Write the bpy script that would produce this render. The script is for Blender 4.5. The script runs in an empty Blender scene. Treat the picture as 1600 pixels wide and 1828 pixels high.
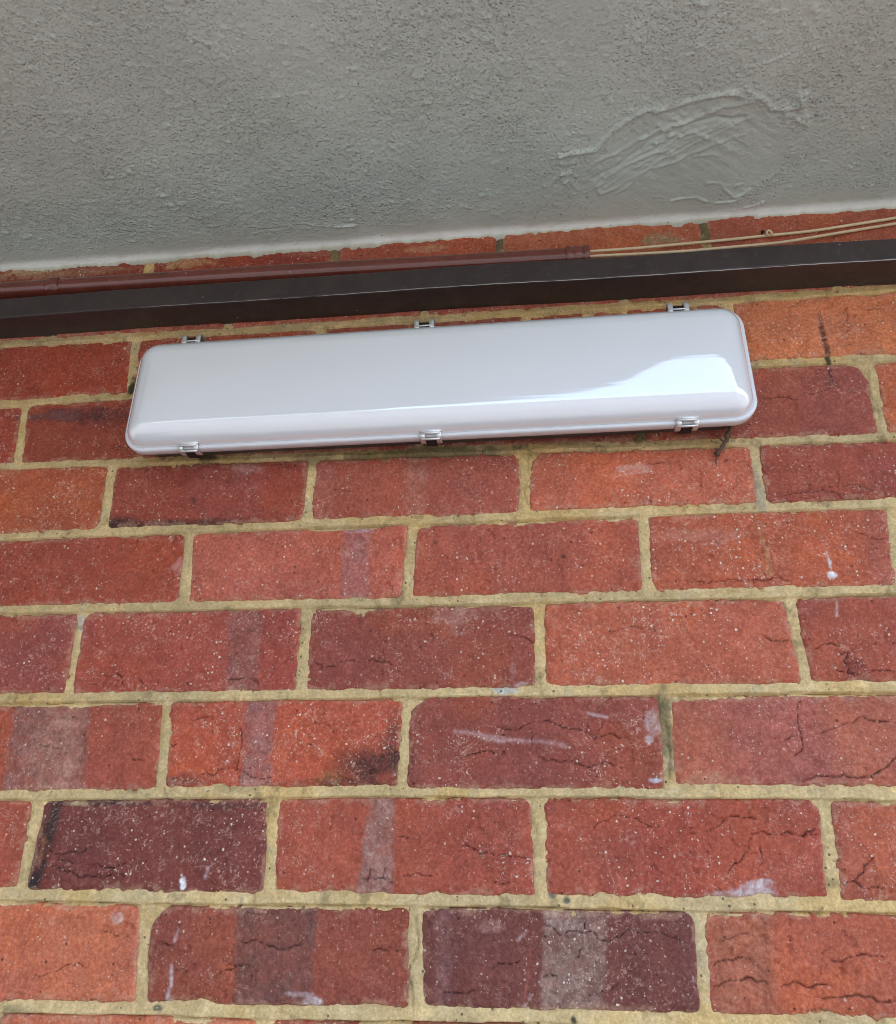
import bpy, bmesh, math
import numpy as np
from mathutils import Matrix, Vector

# ------------------------------------------------------------------ camera, world, sun, exposure
scene = bpy.context.scene
C = scene.collection
F = 1333.0                                        # focal length in photo pixels (1600 x 1828)
CAM = np.array([0.4731, -0.7260, 0.1445])
ROT = np.array([[0.99434846, -0.10027982, 0.03485834],
                [0.10591227, 0.91430877, -0.39092462],
                [0.00733056, 0.39240722, 0.91976238]])   # columns: right, forward, up
cd = bpy.data.cameras.new('camera'); cam = bpy.data.objects.new('camera', cd); C.objects.link(cam)
cd.sensor_fit = 'HORIZONTAL'; cd.sensor_width = 36.0; cd.lens = 36.0 * F / 1600.0
cd.clip_start = 0.02; cd.clip_end = 3000.0
m = Matrix.Identity(4)
for i in range(3):
    m[i][0] = ROT[i, 0]; m[i][1] = ROT[i, 2]; m[i][2] = -ROT[i, 1]; m[i][3] = CAM[i]
cam.matrix_world = m
scene.camera = cam

SUN_EL, SUN_AZ = math.radians(58), math.radians(68)      # azimuth from +Y (behind the wall) towards +X
w = bpy.data.worlds.new('World'); scene.world = w; w.use_nodes = True
nt = w.node_tree; nt.nodes.clear()
sky = nt.nodes.new('ShaderNodeTexSky'); sky.sky_type = 'NISHITA'; sky.sun_disc = False
sky.sun_elevation = SUN_EL; sky.sun_rotation = SUN_AZ
sky.dust_density = 5.0; sky.air_density = 1.0; sky.ozone_density = 1.0
bg = nt.nodes.new('ShaderNodeBackground'); bg.inputs['Strength'].default_value = 0.15
wo = nt.nodes.new('ShaderNodeOutputWorld')
nt.links.new(sky.outputs[0], bg.inputs[0]); nt.links.new(bg.outputs[0], wo.inputs[0])
sl = bpy.data.lights.new('sun', 'SUN'); so = bpy.data.objects.new('sun', sl); C.objects.link(so)
sl.energy = 2.6; sl.angle = math.radians(0.53); sl.color = (1.0, 0.95, 0.88)
sd_ = Vector((math.sin(SUN_AZ) * math.cos(SUN_EL), math.cos(SUN_AZ) * math.cos(SUN_EL), math.sin(SUN_EL)))
so.rotation_euler = sd_.to_track_quat('Z', 'Y').to_euler()
so.location = (0, 6, 8)
vs = scene.view_settings
vs.view_transform = 'Standard'; vs.look = 'None'; vs.gamma = 1.0; vs.use_curve_mapping = False
vs.exposure = 2.45
scene.cycles.max_bounces = 6
scene.cycles.filter_width = 1.0               # crisp, as the phone's own sharpening
scene.render.resolution_x = 896; scene.render.resolution_y = 1024

# ------------------------------------------------------------------ helpers
def ray(px, py):
    return ROT @ np.array([px - 800.0, F, 914.0 - py])
def wp(px, py, dep=0.0):                          # photo pixel -> point on the plane dep in front of the wall
    d = ray(px, py); t = (-dep - CAM[1]) / d[1]; return CAM + t * d
CEIL = 0.836
def cp(px, py):                                   # photo pixel -> point on the soffit
    d = ray(px, py); t = (CEIL - CAM[2]) / d[2]; return CAM + t * d

def srgb(r, g, b):
    f = lambda c: (c / 255 / 12.92) if c <= 10 else ((c / 255 + 0.055) / 1.055) ** 2.4
    return np.array([f(r), f(g), f(b)])

_tab = {}
def vnoise(x, y, seed):
    if seed not in _tab: _tab[seed] = np.random.RandomState(seed).rand(256, 256).astype(np.float32)
    T = _tab[seed]
    xi = np.floor(x).astype(np.int64); yi = np.floor(y).astype(np.int64)
    fx = (x - xi); fy = (y - yi)
    fx = fx * fx * fx * (fx * (fx * 6 - 15) + 10); fy = fy * fy * fy * (fy * (fy * 6 - 15) + 10)
    x0 = xi & 255; x1 = (xi + 1) & 255; y0 = yi & 255; y1 = (yi + 1) & 255
    a = T[x0, y0] * (1 - fx) + T[x1, y0] * fx
    b = T[x0, y1] * (1 - fx) + T[x1, y1] * fx
    return a * (1 - fy) + b * fy
def fbm(x, y, size, seed, octv=3, gain=0.5):      # -1..1, size = feature size in metres
    s = 0; amp = 1.0; tot = 0; f = 1.0 / size
    for o in range(octv):
        s = s + amp * (vnoise(x * f + 13.7 * o, y * f + 7.1 * o, seed + o) * 2 - 1); tot += amp
        amp *= gain; f *= 2.03
    return s / tot
def sstep(a, b, x):
    t = np.clip((x - a) / (b - a), 0, 1); return t * t * (3 - 2 * t)
def polydist(X, Z, pts, reach=0.008):             # distance to a polyline on a tensor grid, computed only near it
    D = np.full(X.shape, 9.0); T = np.zeros(X.shape); pa = np.array(pts)
    ix = np.nonzero((X[:, 0] > pa[:, 0].min() - reach) & (X[:, 0] < pa[:, 0].max() + reach))[0]
    iz = np.nonzero((Z[0] > pa[:, 1].min() - reach) & (Z[0] < pa[:, 1].max() + reach))[0]
    if len(ix) and len(iz):
        sl2 = (slice(ix[0], ix[-1] + 1), slice(iz.min(), iz.max() + 1))
        D[sl2], T[sl2] = _polydist(X[sl2], Z[sl2], pts)
    return D, T
def _polydist(X, Z, pts):
    D = np.full(X.shape, 9.0); T = np.zeros(X.shape); n = len(pts) - 1
    for i in range(n):
        a = np.array(pts[i]); b = np.array(pts[i + 1]); ab = b - a; L2 = ab @ ab + 1e-12
        t = np.clip(((X - a[0]) * ab[0] + (Z - a[1]) * ab[1]) / L2, 0, 1)
        d = np.hypot(X - a[0] - t * ab[0], Z - a[1] - t * ab[1])
        k = d < D; D = np.where(k, d, D); T = np.where(k, (i + t) / n, T)
    return D, T
def jitter(pts, amp, seed, rounds=3):             # midpoint displacement, for cracks
    rs = np.random.RandomState(seed); pts = [np.array(p, float) for p in pts]
    for r in range(rounds):
        out = [pts[0]]
        for a, b in zip(pts[:-1], pts[1:]):
            mid = (a + b) / 2; d = b - a; nrm = np.array([-d[1], d[0]])
            out += [mid + nrm * rs.uniform(-amp, amp), b]
        pts = out
    return pts

def mesh_obj(name, verts, faces, mat, parent=None, loc=(0, 0, 0), smooth=True, col=None):
    me = bpy.data.meshes.new(name)
    verts = np.asarray(verts, np.float32); 
    if isinstance(faces, np.ndarray):
        nv, nf = len(verts), len(faces); k = faces.shape[1]
        me.vertices.add(nv); me.vertices.foreach_set('co', verts.ravel())
        me.loops.add(nf * k); me.loops.foreach_set('vertex_index', faces.astype(np.int32).ravel())
        me.polygons.add(nf); me.polygons.foreach_set('loop_start', np.arange(0, nf * k, k, dtype=np.int32))
        try: me.polygons.foreach_set('loop_total', np.full(nf, k, np.int32))
        except Exception: pass
        me.update(calc_edges=True)
    else:
        me.from_pydata([tuple(v) for v in verts], [], faces)
    me.polygons.foreach_set('use_smooth', np.full(len(me.polygons), smooth, bool))
    if col is not None:
        a = me.attributes.new('col', 'FLOAT_COLOR', 'POINT')
        a.data.foreach_set('color', (col if col.shape[1] == 4 else np.concatenate([col, np.ones((len(col), 1))], 1)).astype(np.float32).ravel())
    me.validate(); me.update()
    me.materials.append(mat)
    o = bpy.data.objects.new(name, me); C.objects.link(o); o.location = loc
    if parent: o.parent = parent
    return o
def bm_obj(name, bm, mat, parent=None, smooth=True, bevel=0):
    bmesh.ops.recalc_face_normals(bm, faces=bm.faces)
    me = bpy.data.meshes.new(name); bm.to_mesh(me); bm.free()
    me.polygons.foreach_set('use_smooth', np.full(len(me.polygons), smooth, bool))
    me.materials.append(mat)
    o = bpy.data.objects.new(name, me); C.objects.link(o)
    if parent: o.parent = parent
    return o
def empty(name, loc=(0, 0, 0)):
    o = bpy.data.objects.new(name, None); C.objects.link(o); o.location = loc; o.empty_display_size = 0.05
    return o
def tag(o, label, cat, group=None):
    o['label'] = label; o['category'] = cat
    if group: o['group'] = group
    return o
def keep(o, parent):                              # parent without moving (parents are only translated)
    o.parent = parent; o.location = Vector(o.location) - Vector(parent.location)
    return o
def tube(bm, pts, radii, seg=10, cap=True):
    pts = [Vector(p) for p in pts]; rings = []
    if not hasattr(radii, '__len__'): radii = [radii] * len(pts)
    up = Vector((0.13, 0.21, 0.97))
    for i, p in enumerate(pts):
        d = (pts[min(i + 1, len(pts) - 1)] - pts[max(i - 1, 0)]).normalized()
        a = d.cross(up).normalized(); b = a.cross(d)
        rings.append([bm.verts.new(p + (a * math.cos(2 * math.pi * k / seg) + b * math.sin(2 * math.pi * k / seg)) * radii[i]) for k in range(seg)])
    for r0, r1 in zip(rings[:-1], rings[1:]):
        for k in range(seg): bm.faces.new((r0[k], r0[(k + 1) % seg], r1[(k + 1) % seg], r1[k]))
    if cap: bm.faces.new(rings[0][::-1]); bm.faces.new(rings[-1])
def box(bm, x0, x1, y0, y1, z0, z1):
    v = [bm.verts.new((x, y, z)) for x in (x0, x1) for y in (y0, y1) for z in (z0, z1)]
    for f in ((0, 1, 3, 2), (4, 6, 7, 5), (0, 4, 5, 1), (2, 3, 7, 6), (0, 2, 6, 4), (1, 5, 7, 3)):
        bm.faces.new([v[i] for i in f])

# ------------------------------------------------------------------ materials
def mat(name):
    mt = bpy.data.materials.new(name); mt.use_nodes = True
    t = mt.node_tree; b = t.nodes['Principled BSDF']
    return mt, t, b
def N(t, kind, **kw):
    n = t.nodes.new(kind)
    for k, v in kw.items():
        if k in n.inputs: n.inputs[k].default_value = v
        else: setattr(n, k, v)
    return n
def noise(t, vec, scale, detail=3, rough=0.5, dist=0.0):
    n = N(t, 'ShaderNodeTexNoise'); n.inputs['Scale'].default_value = scale; n.inputs['Detail'].default_value = detail
    n.inputs['Roughness'].default_value = rough; n.inputs['Distortion'].default_value = dist
    t.links.new(vec, n.inputs['Vector']); return n.outputs['Fac']
def ramp(t, val, a, b, va=0.0, vb=1.0):
    n = N(t, 'ShaderNodeMapRange'); n.interpolation_type = 'SMOOTHSTEP'
    for k, v in (('From Min', a), ('From Max', b), ('To Min', va), ('To Max', vb)): n.inputs[k].default_value = v
    t.links.new(val, n.inputs['Value']); return n.outputs['Result']
def math_(t, op, a, b=None):
    n = N(t, 'ShaderNodeMath', operation=op)
    for i, v in enumerate((a, b)):
        if v is None: continue
        if isinstance(v, (int, float)): n.inputs[i].default_value = v
        else: t.links.new(v, n.inputs[i])
    return n.outputs[0]
def mix(t, fac, a, b, mode='MIX'):
    n = N(t, 'ShaderNodeMix', data_type='RGBA', blend_type=mode)
    for s, v in ((0, fac), (6, a), (7, b)):
        if isinstance(v, (int, float)): n.inputs[s].default_value = v
        elif isinstance(v, (tuple, list, np.ndarray)): n.inputs[s].default_value = (*[float(c) for c in v[:3]], 1)
        else: t.links.new(v, n.inputs[s])
    return n.outputs[2]
def bump(t, b, h, dist, strength=1.0, prev=None):
    n = N(t, 'ShaderNodeBump'); n.inputs['Distance'].default_value = dist; n.inputs['Strength'].default_value = strength
    t.links.new(h, n.inputs['Height'])
    if prev is not None: t.links.new(prev, n.inputs['Normal'])
    t.links.new(n.outputs[0], b.inputs['Normal']); return n.outputs[0]
def specks(t, pos, scale, rmin, rmax, gate):      # round specks of random size, gate = share of cells kept
    v = N(t, 'ShaderNodeTexVoronoi'); v.inputs['Scale'].default_value = scale; v.inputs['Randomness'].default_value = 1.0
    t.links.new(pos, v.inputs['Vector'])
    sp = N(t, 'ShaderNodeSeparateColor'); t.links.new(v.outputs['Color'], sp.inputs[0])
    rad = ramp(t, sp.outputs[0], 1 - gate, 1.0, 0.0, 1.0)
    r = math_(t, 'MULTIPLY', math_(t, 'POWER', rad, 2.0), rmax - rmin)
    r = math_(t, 'ADD', r, rmin)
    on = math_(t, 'GREATER_THAN', sp.outputs[0], 1 - gate)
    d = math_(t, 'SUBTRACT', r, v.outputs['Distance'])
    return math_(t, 'MULTIPLY', ramp(t, d, -0.06, 0.06), on)

def domes(t, pos, scale, r0, r1, gate):           # rounded grains
    v = N(t, 'ShaderNodeTexVoronoi'); v.inputs['Scale'].default_value = scale; t.links.new(pos, v.inputs['Vector'])
    sp = N(t, 'ShaderNodeSeparateColor'); t.links.new(v.outputs['Color'], sp.inputs[0])
    r = ramp(t, sp.outputs[0], 1 - gate, 1.0, r0, r1); on = ramp(t, sp.outputs[1], 0.0, 1.0, 0.35, 1.0)
    q = math_(t, 'SUBTRACT', 1.0, math_(t, 'DIVIDE', v.outputs['Distance'], r))
    return math_(t, 'MULTIPLY', ramp(t, q, -0.1, 0.9), on)
def brick_material():
    mt, t, b = mat('fired_clay_brick')
    geo = N(t, 'ShaderNodeNewGeometry').outputs['Position']
    an_ = N(t, 'ShaderNodeAttribute', attribute_name='col'); at = an_.outputs['Color']; dn = an_.outputs['Alpha']
    warp = N(t, 'ShaderNodeTexNoise'); warp.inputs['Scale'].default_value = 180
    t.links.new(geo, warp.inputs['Vector'])
    wv = N(t, 'ShaderNodeVectorMath', operation='MULTIPLY_ADD'); t.links.new(warp.outputs['Color'], wv.inputs[0])
    wv.inputs[1].default_value = (0.0035,) * 3; t.links.new(geo, wv.inputs[2]); pos = wv.outputs[0]
    n1 = noise(t, geo, 70, 5, 0.65)
    c = mix(t, ramp(t, n1, 0.3, 0.75), mix(t, 1.0, at, (0.86, 0.83, 0.83), 'MULTIPLY'), mix(t, 1.0, at, (1.12, 1.14, 1.14), 'MULTIPLY'))
    n2 = noise(t, geo, 300, 4, 0.75)
    c = mix(t, ramp(t, n2, 0.38, 0.66, 0.0, 1.0), mix(t, 1.0, c, (.86, .80, .79), 'MULTIPLY'), mix(t, 1.0, c, (1.22, 1.38, 1.38), 'MULTIPLY'))
    # pale dusty bloom in thin curls
    n3 = noise(t, pos, 330, 4, 0.62, 0.4)
    area = ramp(t, noise(t, geo, 16, 3, 0.6), 0.42, 0.68)
    curl = math_(t, 'MULTIPLY', math_(t, 'MULTIPLY', ramp(t, n3, 0.55, 0.68), area), dn)
    c = mix(t, math_(t, 'MULTIPLY', curl, 0.7), c, (0.66, 0.40, 0.30))
    # thin pale threads and scuffs
    for sc, seed in ((150, 3.1), (95, 9.7)):
        off = N(t, 'ShaderNodeVectorMath', operation='ADD'); t.links.new(geo, off.inputs[0]); off.inputs[1].default_value = (seed, seed, seed)
        nn = noise(t, off.outputs[0], sc, 3, 0.6, 0.6)
        th = ramp(t, math_(t, 'ABSOLUTE', math_(t, 'SUBTRACT', nn, 0.5)), 0.024, 0.006)
        gate = math_(t, 'MULTIPLY', ramp(t, noise(t, off.outputs[0], 75, 3, 0.7), 0.53, 0.64), dn)
        c = mix(t, math_(t, 'MULTIPLY', math_(t, 'MULTIPLY', th, gate), 0.42), c, (0.74, 0.50, 0.40))
    # lime specks
    s1 = specks(t, pos, 190, 0.02, 0.22, 0.62)
    s2 = specks(t, pos, 420, 0.04, 0.30, 0.34)
    dens = math_(t, 'MULTIPLY', ramp(t, noise(t, geo, 24, 2, 0.5), 0.32, 0.6, 0.25, 1.0), dn)
    sp = math_(t, 'MULTIPLY', math_(t, 'MAXIMUM', s1, math_(t, 'MULTIPLY', s2, 0.8)), dens)
    c = mix(t, math_(t, 'MULTIPLY', sp, 0.95), c, (0.88, 0.74, 0.60))
    # dark pores
    p1 = specks(t, geo, 190, 0.04, 0.22, 0.12)
    c = mix(t, math_(t, 'MULTIPLY', p1, 0.7), c, (0.06, 0.02, 0.015))
    t.links.new(c, b.inputs['Base Color'])
    b.inputs['Roughness'].default_value = 0.78; b.inputs['Specular IOR Level'].default_value = 0.3
    h = math_(t, 'ADD', math_(t, 'MULTIPLY', n2, 0.6), math_(t, 'MULTIPLY', n3, 0.7))
    h = math_(t, 'ADD', h, math_(t, 'MULTIPLY', sp, 0.8)); h = math_(t, 'SUBTRACT', h, p1)
    bump(t, b, h, 0.0009, 0.9)
    return mt
def mortar_material():
    mt, t, b = mat('sand_mortar')
    geo = N(t, 'ShaderNodeNewGeometry').outputs['Position']
    at = N(t, 'ShaderNodeAttribute', attribute_name='col').outputs['Color']
    n1 = noise(t, geo, 60, 5, 0.65)
    c = mix(t, ramp(t, n1, 0.3, 0.75), mix(t, 1.0, at, (0.82, 0.8, 0.77), 'MULTIPLY'), mix(t, 1.0, at, (1.12, 1.13, 1.15), 'MULTIPLY'))
    n2 = noise(t, geo, 380, 4, 0.8)
    c = mix(t, ramp(t, n2, 0.3, 0.75, 0.0, 0.8), mix(t, 1.0, c, (0.72, 0.70, 0.66), 'MULTIPLY'), mix(t, 1.0, c, (1.25, 1.25, 1.25), 'MULTIPLY'))
    p1 = specks(t, geo, 240, 0.06, 0.28, 0.16)
    c = mix(t, math_(t, 'MULTIPLY', p1, 0.75), c, (0.05, 0.045, 0.035))
    p2 = specks(t, geo, 310, 0.06, 0.26, 0.10)
    c = mix(t, math_(t, 'MULTIPLY', p2, 0.7), c, (0.72, 0.66, 0.52))
    t.links.new(c, b.inputs['Base Color'])
    b.inputs['Roughness'].default_value = 0.9; b.inputs['Specular IOR Level'].default_value = 0.2
    bump(t, b, math_(t, 'SUBTRACT', n2, math_(t, 'MULTIPLY', p1, 0.6)), 0.0012, 0.9)
    return mt
def soffit_material():
    mt, t, b = mat('grey_painted_render')
    geo = N(t, 'ShaderNodeNewGeometry').outputs['Position']
    at = N(t, 'ShaderNodeAttribute', attribute_name='col').outputs['Color']
    n1 = noise(t, geo, 9, 4, 0.6)
    c = mix(t, ramp(t, n1, 0.3, 0.7), mix(t, 1.0, at, (0.93, 0.93, 0.92), 'MULTIPLY'), mix(t, 1.0, at, (1.06, 1.06, 1.06), 'MULTIPLY'))
    p1 = specks(t, geo, 130, 0.03, 0.16, 0.05)
    c = mix(t, math_(t, 'MULTIPLY', p1, 0.7), c, (0.03, 0.03, 0.028))
    t.links.new(c, b.inputs['Base Color'])
    b.inputs['Roughness'].default_value = 0.62; b.inputs['Specular IOR Level'].default_value = 0.35
    d1 = domes(t, geo, 270, 0.20, 0.75, 0.6); d2 = domes(t, geo, 430, 0.25, 0.7, 0.7)
    rough = N(t, 'ShaderNodeAttribute', attribute_name='col').outputs['Alpha']
    h = math_(t, 'ADD', math_(t, 'MULTIPLY', d1, 0.55), math_(t, 'ADD', math_(t, 'MULTIPLY', d2, 0.4), math_(t, 'MULTIPLY', noise(t, geo, 240, 3, 0.65), 0.35)))
    bump(t, b, math_(t, 'MULTIPLY', h, rough), 0.0032, 1.0)
    return mt
def paint_material(name, colr, rough, spec=0.5, speck=0.25):
    mt, t, b = mat(name)
    geo = N(t, 'ShaderNodeNewGeometry').outputs['Position']
    n1 = noise(t, geo, 30, 5, 0.65)
    cc = np.array(colr)
    c = mix(t, ramp(t, n1, 0.3, 0.7), cc * 0.85, cc * 1.15)
    s = specks(t, geo, 60, 0.01, 0.09, speck)
    c = mix(t, math_(t, 'MULTIPLY', s, 0.6), c, (0.55, 0.5, 0.45))
    dust = ramp(t, noise(t, geo, 110, 5, 0.75), 0.52, 0.8, 0.0, 0.12)
    c = mix(t, dust, c, (0.4, 0.35, 0.3))
    t.links.new(c, b.inputs['Base Color'])
    t.links.new(ramp(t, noise(t, geo, 45, 4, 0.6), 0.2, 0.8, rough * 0.8, rough * 1.3), b.inputs['Roughness'])
    b.inputs['Specular IOR Level'].default_value = spec
    bump(t, b, noise(t, geo, 160, 3, 0.6), 0.0006, 0.25)
    return mt
def opal_material():
    mt, t, b = mat('opal_plastic')
    geo = N(t, 'ShaderNodeNewGeometry').outputs['Position']
    c = mix(t, ramp(t, noise(t, geo, 5, 3, 0.5), 0.3, 0.7), (0.87, 0.90, 0.94), (0.89, 0.92, 0.96))
    s = specks(t, geo, 38, 0.01, 0.05, 0.12)
    c = mix(t, math_(t, 'MULTIPLY', s, 0.8), c, (0.10, 0.08, 0.07))
    t.links.new(c, b.inputs['Base Color'])
    b.inputs['Roughness'].default_value = 0.05; b.inputs['IOR'].default_value = 1.85; b.inputs['Specular IOR Level'].default_value = 1.0
    b.inputs['Coat Weight'].default_value = 1.0; b.inputs['Coat Roughness'].default_value = 0.03; b.inputs['Coat IOR'].default_value = 1.6
    # faint extrusion ribs running along the cover
    mp = N(t, 'ShaderNodeMapping'); t.links.new(geo, mp.inputs[0]); mp.inputs['Scale'].default_value = (0.15, 30, 260)
    bump(t, b, noise(t, mp.outputs[0], 1.0, 2, 0.5), 0.0005, 0.14)
    return mt
def plain(name, colr, rough, metal=0.0, nscale=200, var=0.15, bd=0.0003):
    mt, t, b = mat(name)
    geo = N(t, 'ShaderNodeNewGeometry').outputs['Position']
    n1 = noise(t, geo, nscale, 4, 0.65); cc = np.array(colr)
    t.links.new(mix(t, n1, cc * (1 - var), cc * (1 + var)), b.inputs['Base Color'])
    b.inputs['Roughness'].default_value = rough; b.inputs['Metallic'].default_value = metal
    bump(t, b, n1, bd, 0.5)
    return mt
M_BRICK = brick_material(); M_MORTAR = mortar_material(); M_SOFFIT = soffit_material()
M_BEAM = paint_material('dark_brown_enamel', (0.046, 0.033, 0.032), 0.38)
M_PIPE = paint_material('oxide_red_paint', (0.175, 0.042, 0.028), 0.10, 0.9)
M_OPAL = opal_material()
M_RIM = plain('pale_plastic', (0.76, 0.77, 0.80), 0.22, 0, 60, 0.04)
M_TRAY = plain('grey_plastic_tray', (0.10, 0.085, 0.08), 0.5)
M_STEEL = plain('stainless_steel', (0.78, 0.78, 0.77), 0.42, 0.75, 400, 0.1)
M_BLACK = plain('gap_shade_nail_black', (0.012, 0.012, 0.012), 0.7)
M_CABLE = plain('cream_cable_sheath', (0.80, 0.66, 0.43), 0.45, 0, 120, 0.2)
M_TWIG = plain('dry_bark', (0.13, 0.075, 0.045), 0.9, 0, 500, 0.6, 0.001)
M_PALE_EDGE = plain('pale_edge_strip', (0.50, 0.47, 0.45), 0.35, 0, 300, 0.3)

# ------------------------------------------------------------------ ground
def ground():
    mt, t, b = mat('concrete_paving')
    geo = N(t, 'ShaderNodeNewGeometry').outputs['Position']
    n1 = noise(t, geo, 2.5, 6, 0.65)
    t.links.new(mix(t, n1, (0.062, 0.064, 0.066), (0.102, 0.104, 0.106)), b.inputs['Base Color'])
    b.inputs['Roughness'].default_value = 0.9
    bump(t, b, noise(t, geo, 120, 4, 0.6), 0.003)
    o = mesh_obj('ground', [(-1500, -1500, -1.5), (1500, -1500, -1.5), (1500, 1500, -1.5), (-1500, 1500, -1.5)], [(0, 1, 2, 3)], mt)
    o['kind'] = 'structure'
ground()

# ------------------------------------------------------------------ brick wall: joints read off the photograph
L, H = 0.240, 0.08913
bed_px = {0: [(100, 1797), (740, 1812), (1200, 1820)], 1: [(100, 1597), (660, 1606), (1250, 1611), (1600, 1619)],
          2: [(0, 1418), (290, 1415), (720, 1412), (1190, 1413), (1600, 1418)],
          3: [(0, 1246), (290, 1241), (725, 1235), (1187, 1231), (1600, 1225)],
          4: [(0, 1087), (330, 1081), (735, 1072), (1155, 1062), (1600, 1053)],
          5: [(0, 957), (190, 948), (550, 936), (940, 919), (1365, 903), (1600, 896)],
          6: [(30, 832), (340, 815), (1250, 793), (1600, 775)], 7: [(0, 722), (200, 706), (1400, 647), (1600, 636)],
          8: [(0, 612), (240, 597), (1000, 553), (1600, 513)]}
bed_fit = {}
for k, ps in bed_px.items():
    q = np.array([wp(*p)[[0, 2]] for p in ps])
    bed_fit[k] = np.polyfit(q[:, 0], q[:, 1] - k * H, 2 if len(ps) >= 4 else 1)
bed_fit[9] = np.array([0.0, -.026])
def bed_z(k, x):
    base = k * H
    if k in bed_fit:
        v = np.polyval(bed_fit[k], np.clip(x, -0.22, 0.98)); fade = 1.0
    else:
        v = 0.0 * x
    return base + v + 0.0012 * (vnoise(np.asarray(x, float) * 14 + k * 3.3, np.asarray(x, float) * 0 + k, 5) - 0.5)
perp_px = {0: {0.5: (258, 1620, 250, 1790), 1.5: (742, 1625, 740, 1800), 2.5: (1250, 1630, 1262, 1815)},
           1: {0: (66, 1430, 36, 1590), 1: (489, 1430, 480, 1590), 2: (960, 1430, 965, 1590), 3: (1472, 1430, 1491, 1600)},
           2: {0.5: (297, 1255, 287, 1400), 1.5: (727, 1260, 718, 1400), 2.5: (1187, 1255, 1195, 1400)},
           3: {0: (143, 1105, 123, 1230), 1: (545, 1090, 537, 1215), 2: (962, 1085, 965, 1210), 3: (1412, 1080, 1438, 1210)},
           4: {0.5: (338, 955, 328, 1070), 1.5: (737, 940, 727, 1060), 2.5: (1150, 930, 1157, 1050), 3.5: (1595, 915, 1606, 1045)},
           5: {0: (198, 845, 185, 935), 1: (557, 830, 547, 925), 2: (938, 810, 937, 910), 3: (1347, 795, 1362, 895)},
           6: {-0.5: (42, 735, 32, 825), 3.5: (1555, 655, 1577, 765)},
           7: {0: (240, 620, 232, 700)},
           9: {0: (265, 470, 262, 490), 1: (598, 445, 597, 460), 2: (893, 425, 893, 445), 3: (1257, 392, 1257, 420)}}
ROWS = range(-6, 10)
perps = {}
for r in ROWS:
    off = 0.5 if r % 2 == 0 else 0.0
    lst = {}
    for i in range(-5, 9):
        k = i + off; j = 0.004 * math.sin(r * 12.9 + k * 78.2)
        lst[k] = (k * L + j, k * L + j)           # x at top, x at bottom of the row
    for k, (a, b_, c, d) in perp_px.get(r, {}).items():
        t0, t1 = wp(a, b_), wp(c, d)
        if r == 9: lst[k] = (t0[0], t0[0])
        else:
            zt, zb = bed_z(r + 1, t0[0]) - .007, bed_z(r, t0[0]) + .007
            sl_ = (t0[0] - t1[0]) / (t0[2] - t1[2]); sl_ = max(-.12, min(.12, sl_))
            xm = (t0[0] + t1[0]) / 2; zm = (t0[2] + t1[2]) / 2
            lst[k] = (xm + sl_ * (zt - zm), xm + sl_ * (zb - zm))
    perps[r] = lst
def perp_x(r, k, z, x=0.5):
    a, b_ = perps[r][k]; zt = (r + 1) * H - .007; zb = r * H + .007
    return b_ + (a - b_) * (z - zb) / (zt - zb)

RED = {  # brick colours as they look in the photograph, key (row, left perp)
 (-1, 0): (188, 95, 72), (-1, 1): (150, 72, 58), (-1, 2): (135, 65, 55),
 (0, -.5): (192, 98, 74), (0, .5): (140, 66, 55), (0, 1.5): (112, 57, 53), (0, 2.5): (168, 80, 62),
 (1, -1): (165, 74, 60), (1, 0): (120, 56, 52), (1, 1): (162, 74, 60), (1, 2): (157, 71, 58), (1, 3): (158, 76, 62),
 (2, -.5): (160, 74, 61), (2, .5): (174, 77, 60), (2, 1.5): (141, 66, 58), (2, 2.5): (163, 84, 73),
 (3, -1): (152, 70, 64), (3, 0): (161, 71, 62), (3, 1): (142, 67, 58), (3, 2): (174, 84, 66), (3, 3): (156, 72, 60),
 (4, -.5): (158, 68, 54), (4, .5): (182, 88, 75), (4, 1.5): (166, 78, 65), (4, 2.5): (172, 81, 61), (4, 3.5): (165, 80, 62),
 (5, -1): (172, 80, 56), (5, 0): (152, 66, 56), (5, 1): (166, 79, 67), (5, 2): (184, 89, 70), (5, 3): (150, 68, 58),
 (6, -1.5): (155, 62, 52), (6, -.5): (152, 66, 53), (6, .5): (130, 58, 48), (6, 1.5): (125, 55, 46), (6, 2.5): (156, 74, 63), (6, 3.5): (180, 88, 62),
 (7, -1): (156, 64, 50), (7, 0): (160, 72, 58), (7, 1): (150, 70, 58), (7, 2): (160, 75, 58), (7, 3): (198, 106, 76),
 (9, -1): (140, 60, 48), (9, 0): (150, 62, 50), (9, 1): (165, 78, 62), (9, 2): (178, 92, 70), (9, 3): (170, 86, 70)}
CORNER = {  # rounded or broken corners in mm: top-left, top-right, bottom-right, bottom-left
 (2, 1.5): (22, 6, 5, 9), (5, 2): (20, 6, 5, 4), (3, 2): (5, 5, 4, 4), (0, .5): (24, 5, 4, 5), (3, 0): (14, 5, 4, 4),
 (5, -1): (3, 5, 16, 4), (5, 1): (9, 12, 4, 6), (2, .5): (5, 10, 3, 4), (1, 2): (9, 12, 4, 6), (1, 3): (5, 5, 4, 4), (6, 2.5): (4, 13, 4, 4),
 (4, 2.5): (6, 4, 4, 12), (4, 1.5): (9, 5, 4, 5), (0, 1.5): (6, 9, 5, 10), (6, -.5): (8, 5, 4, 6), (1, 1): (5, 10, 4, 4), (4, -.5): (4, 4, 9, 4)}
P = lambda *pts: [wp(*p)[[0, 2]] for p in pts]
PUR, GREY, SOOT = srgb(132, 92, 92), srgb(146, 116, 112), srgb(44, 38, 38)
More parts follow.
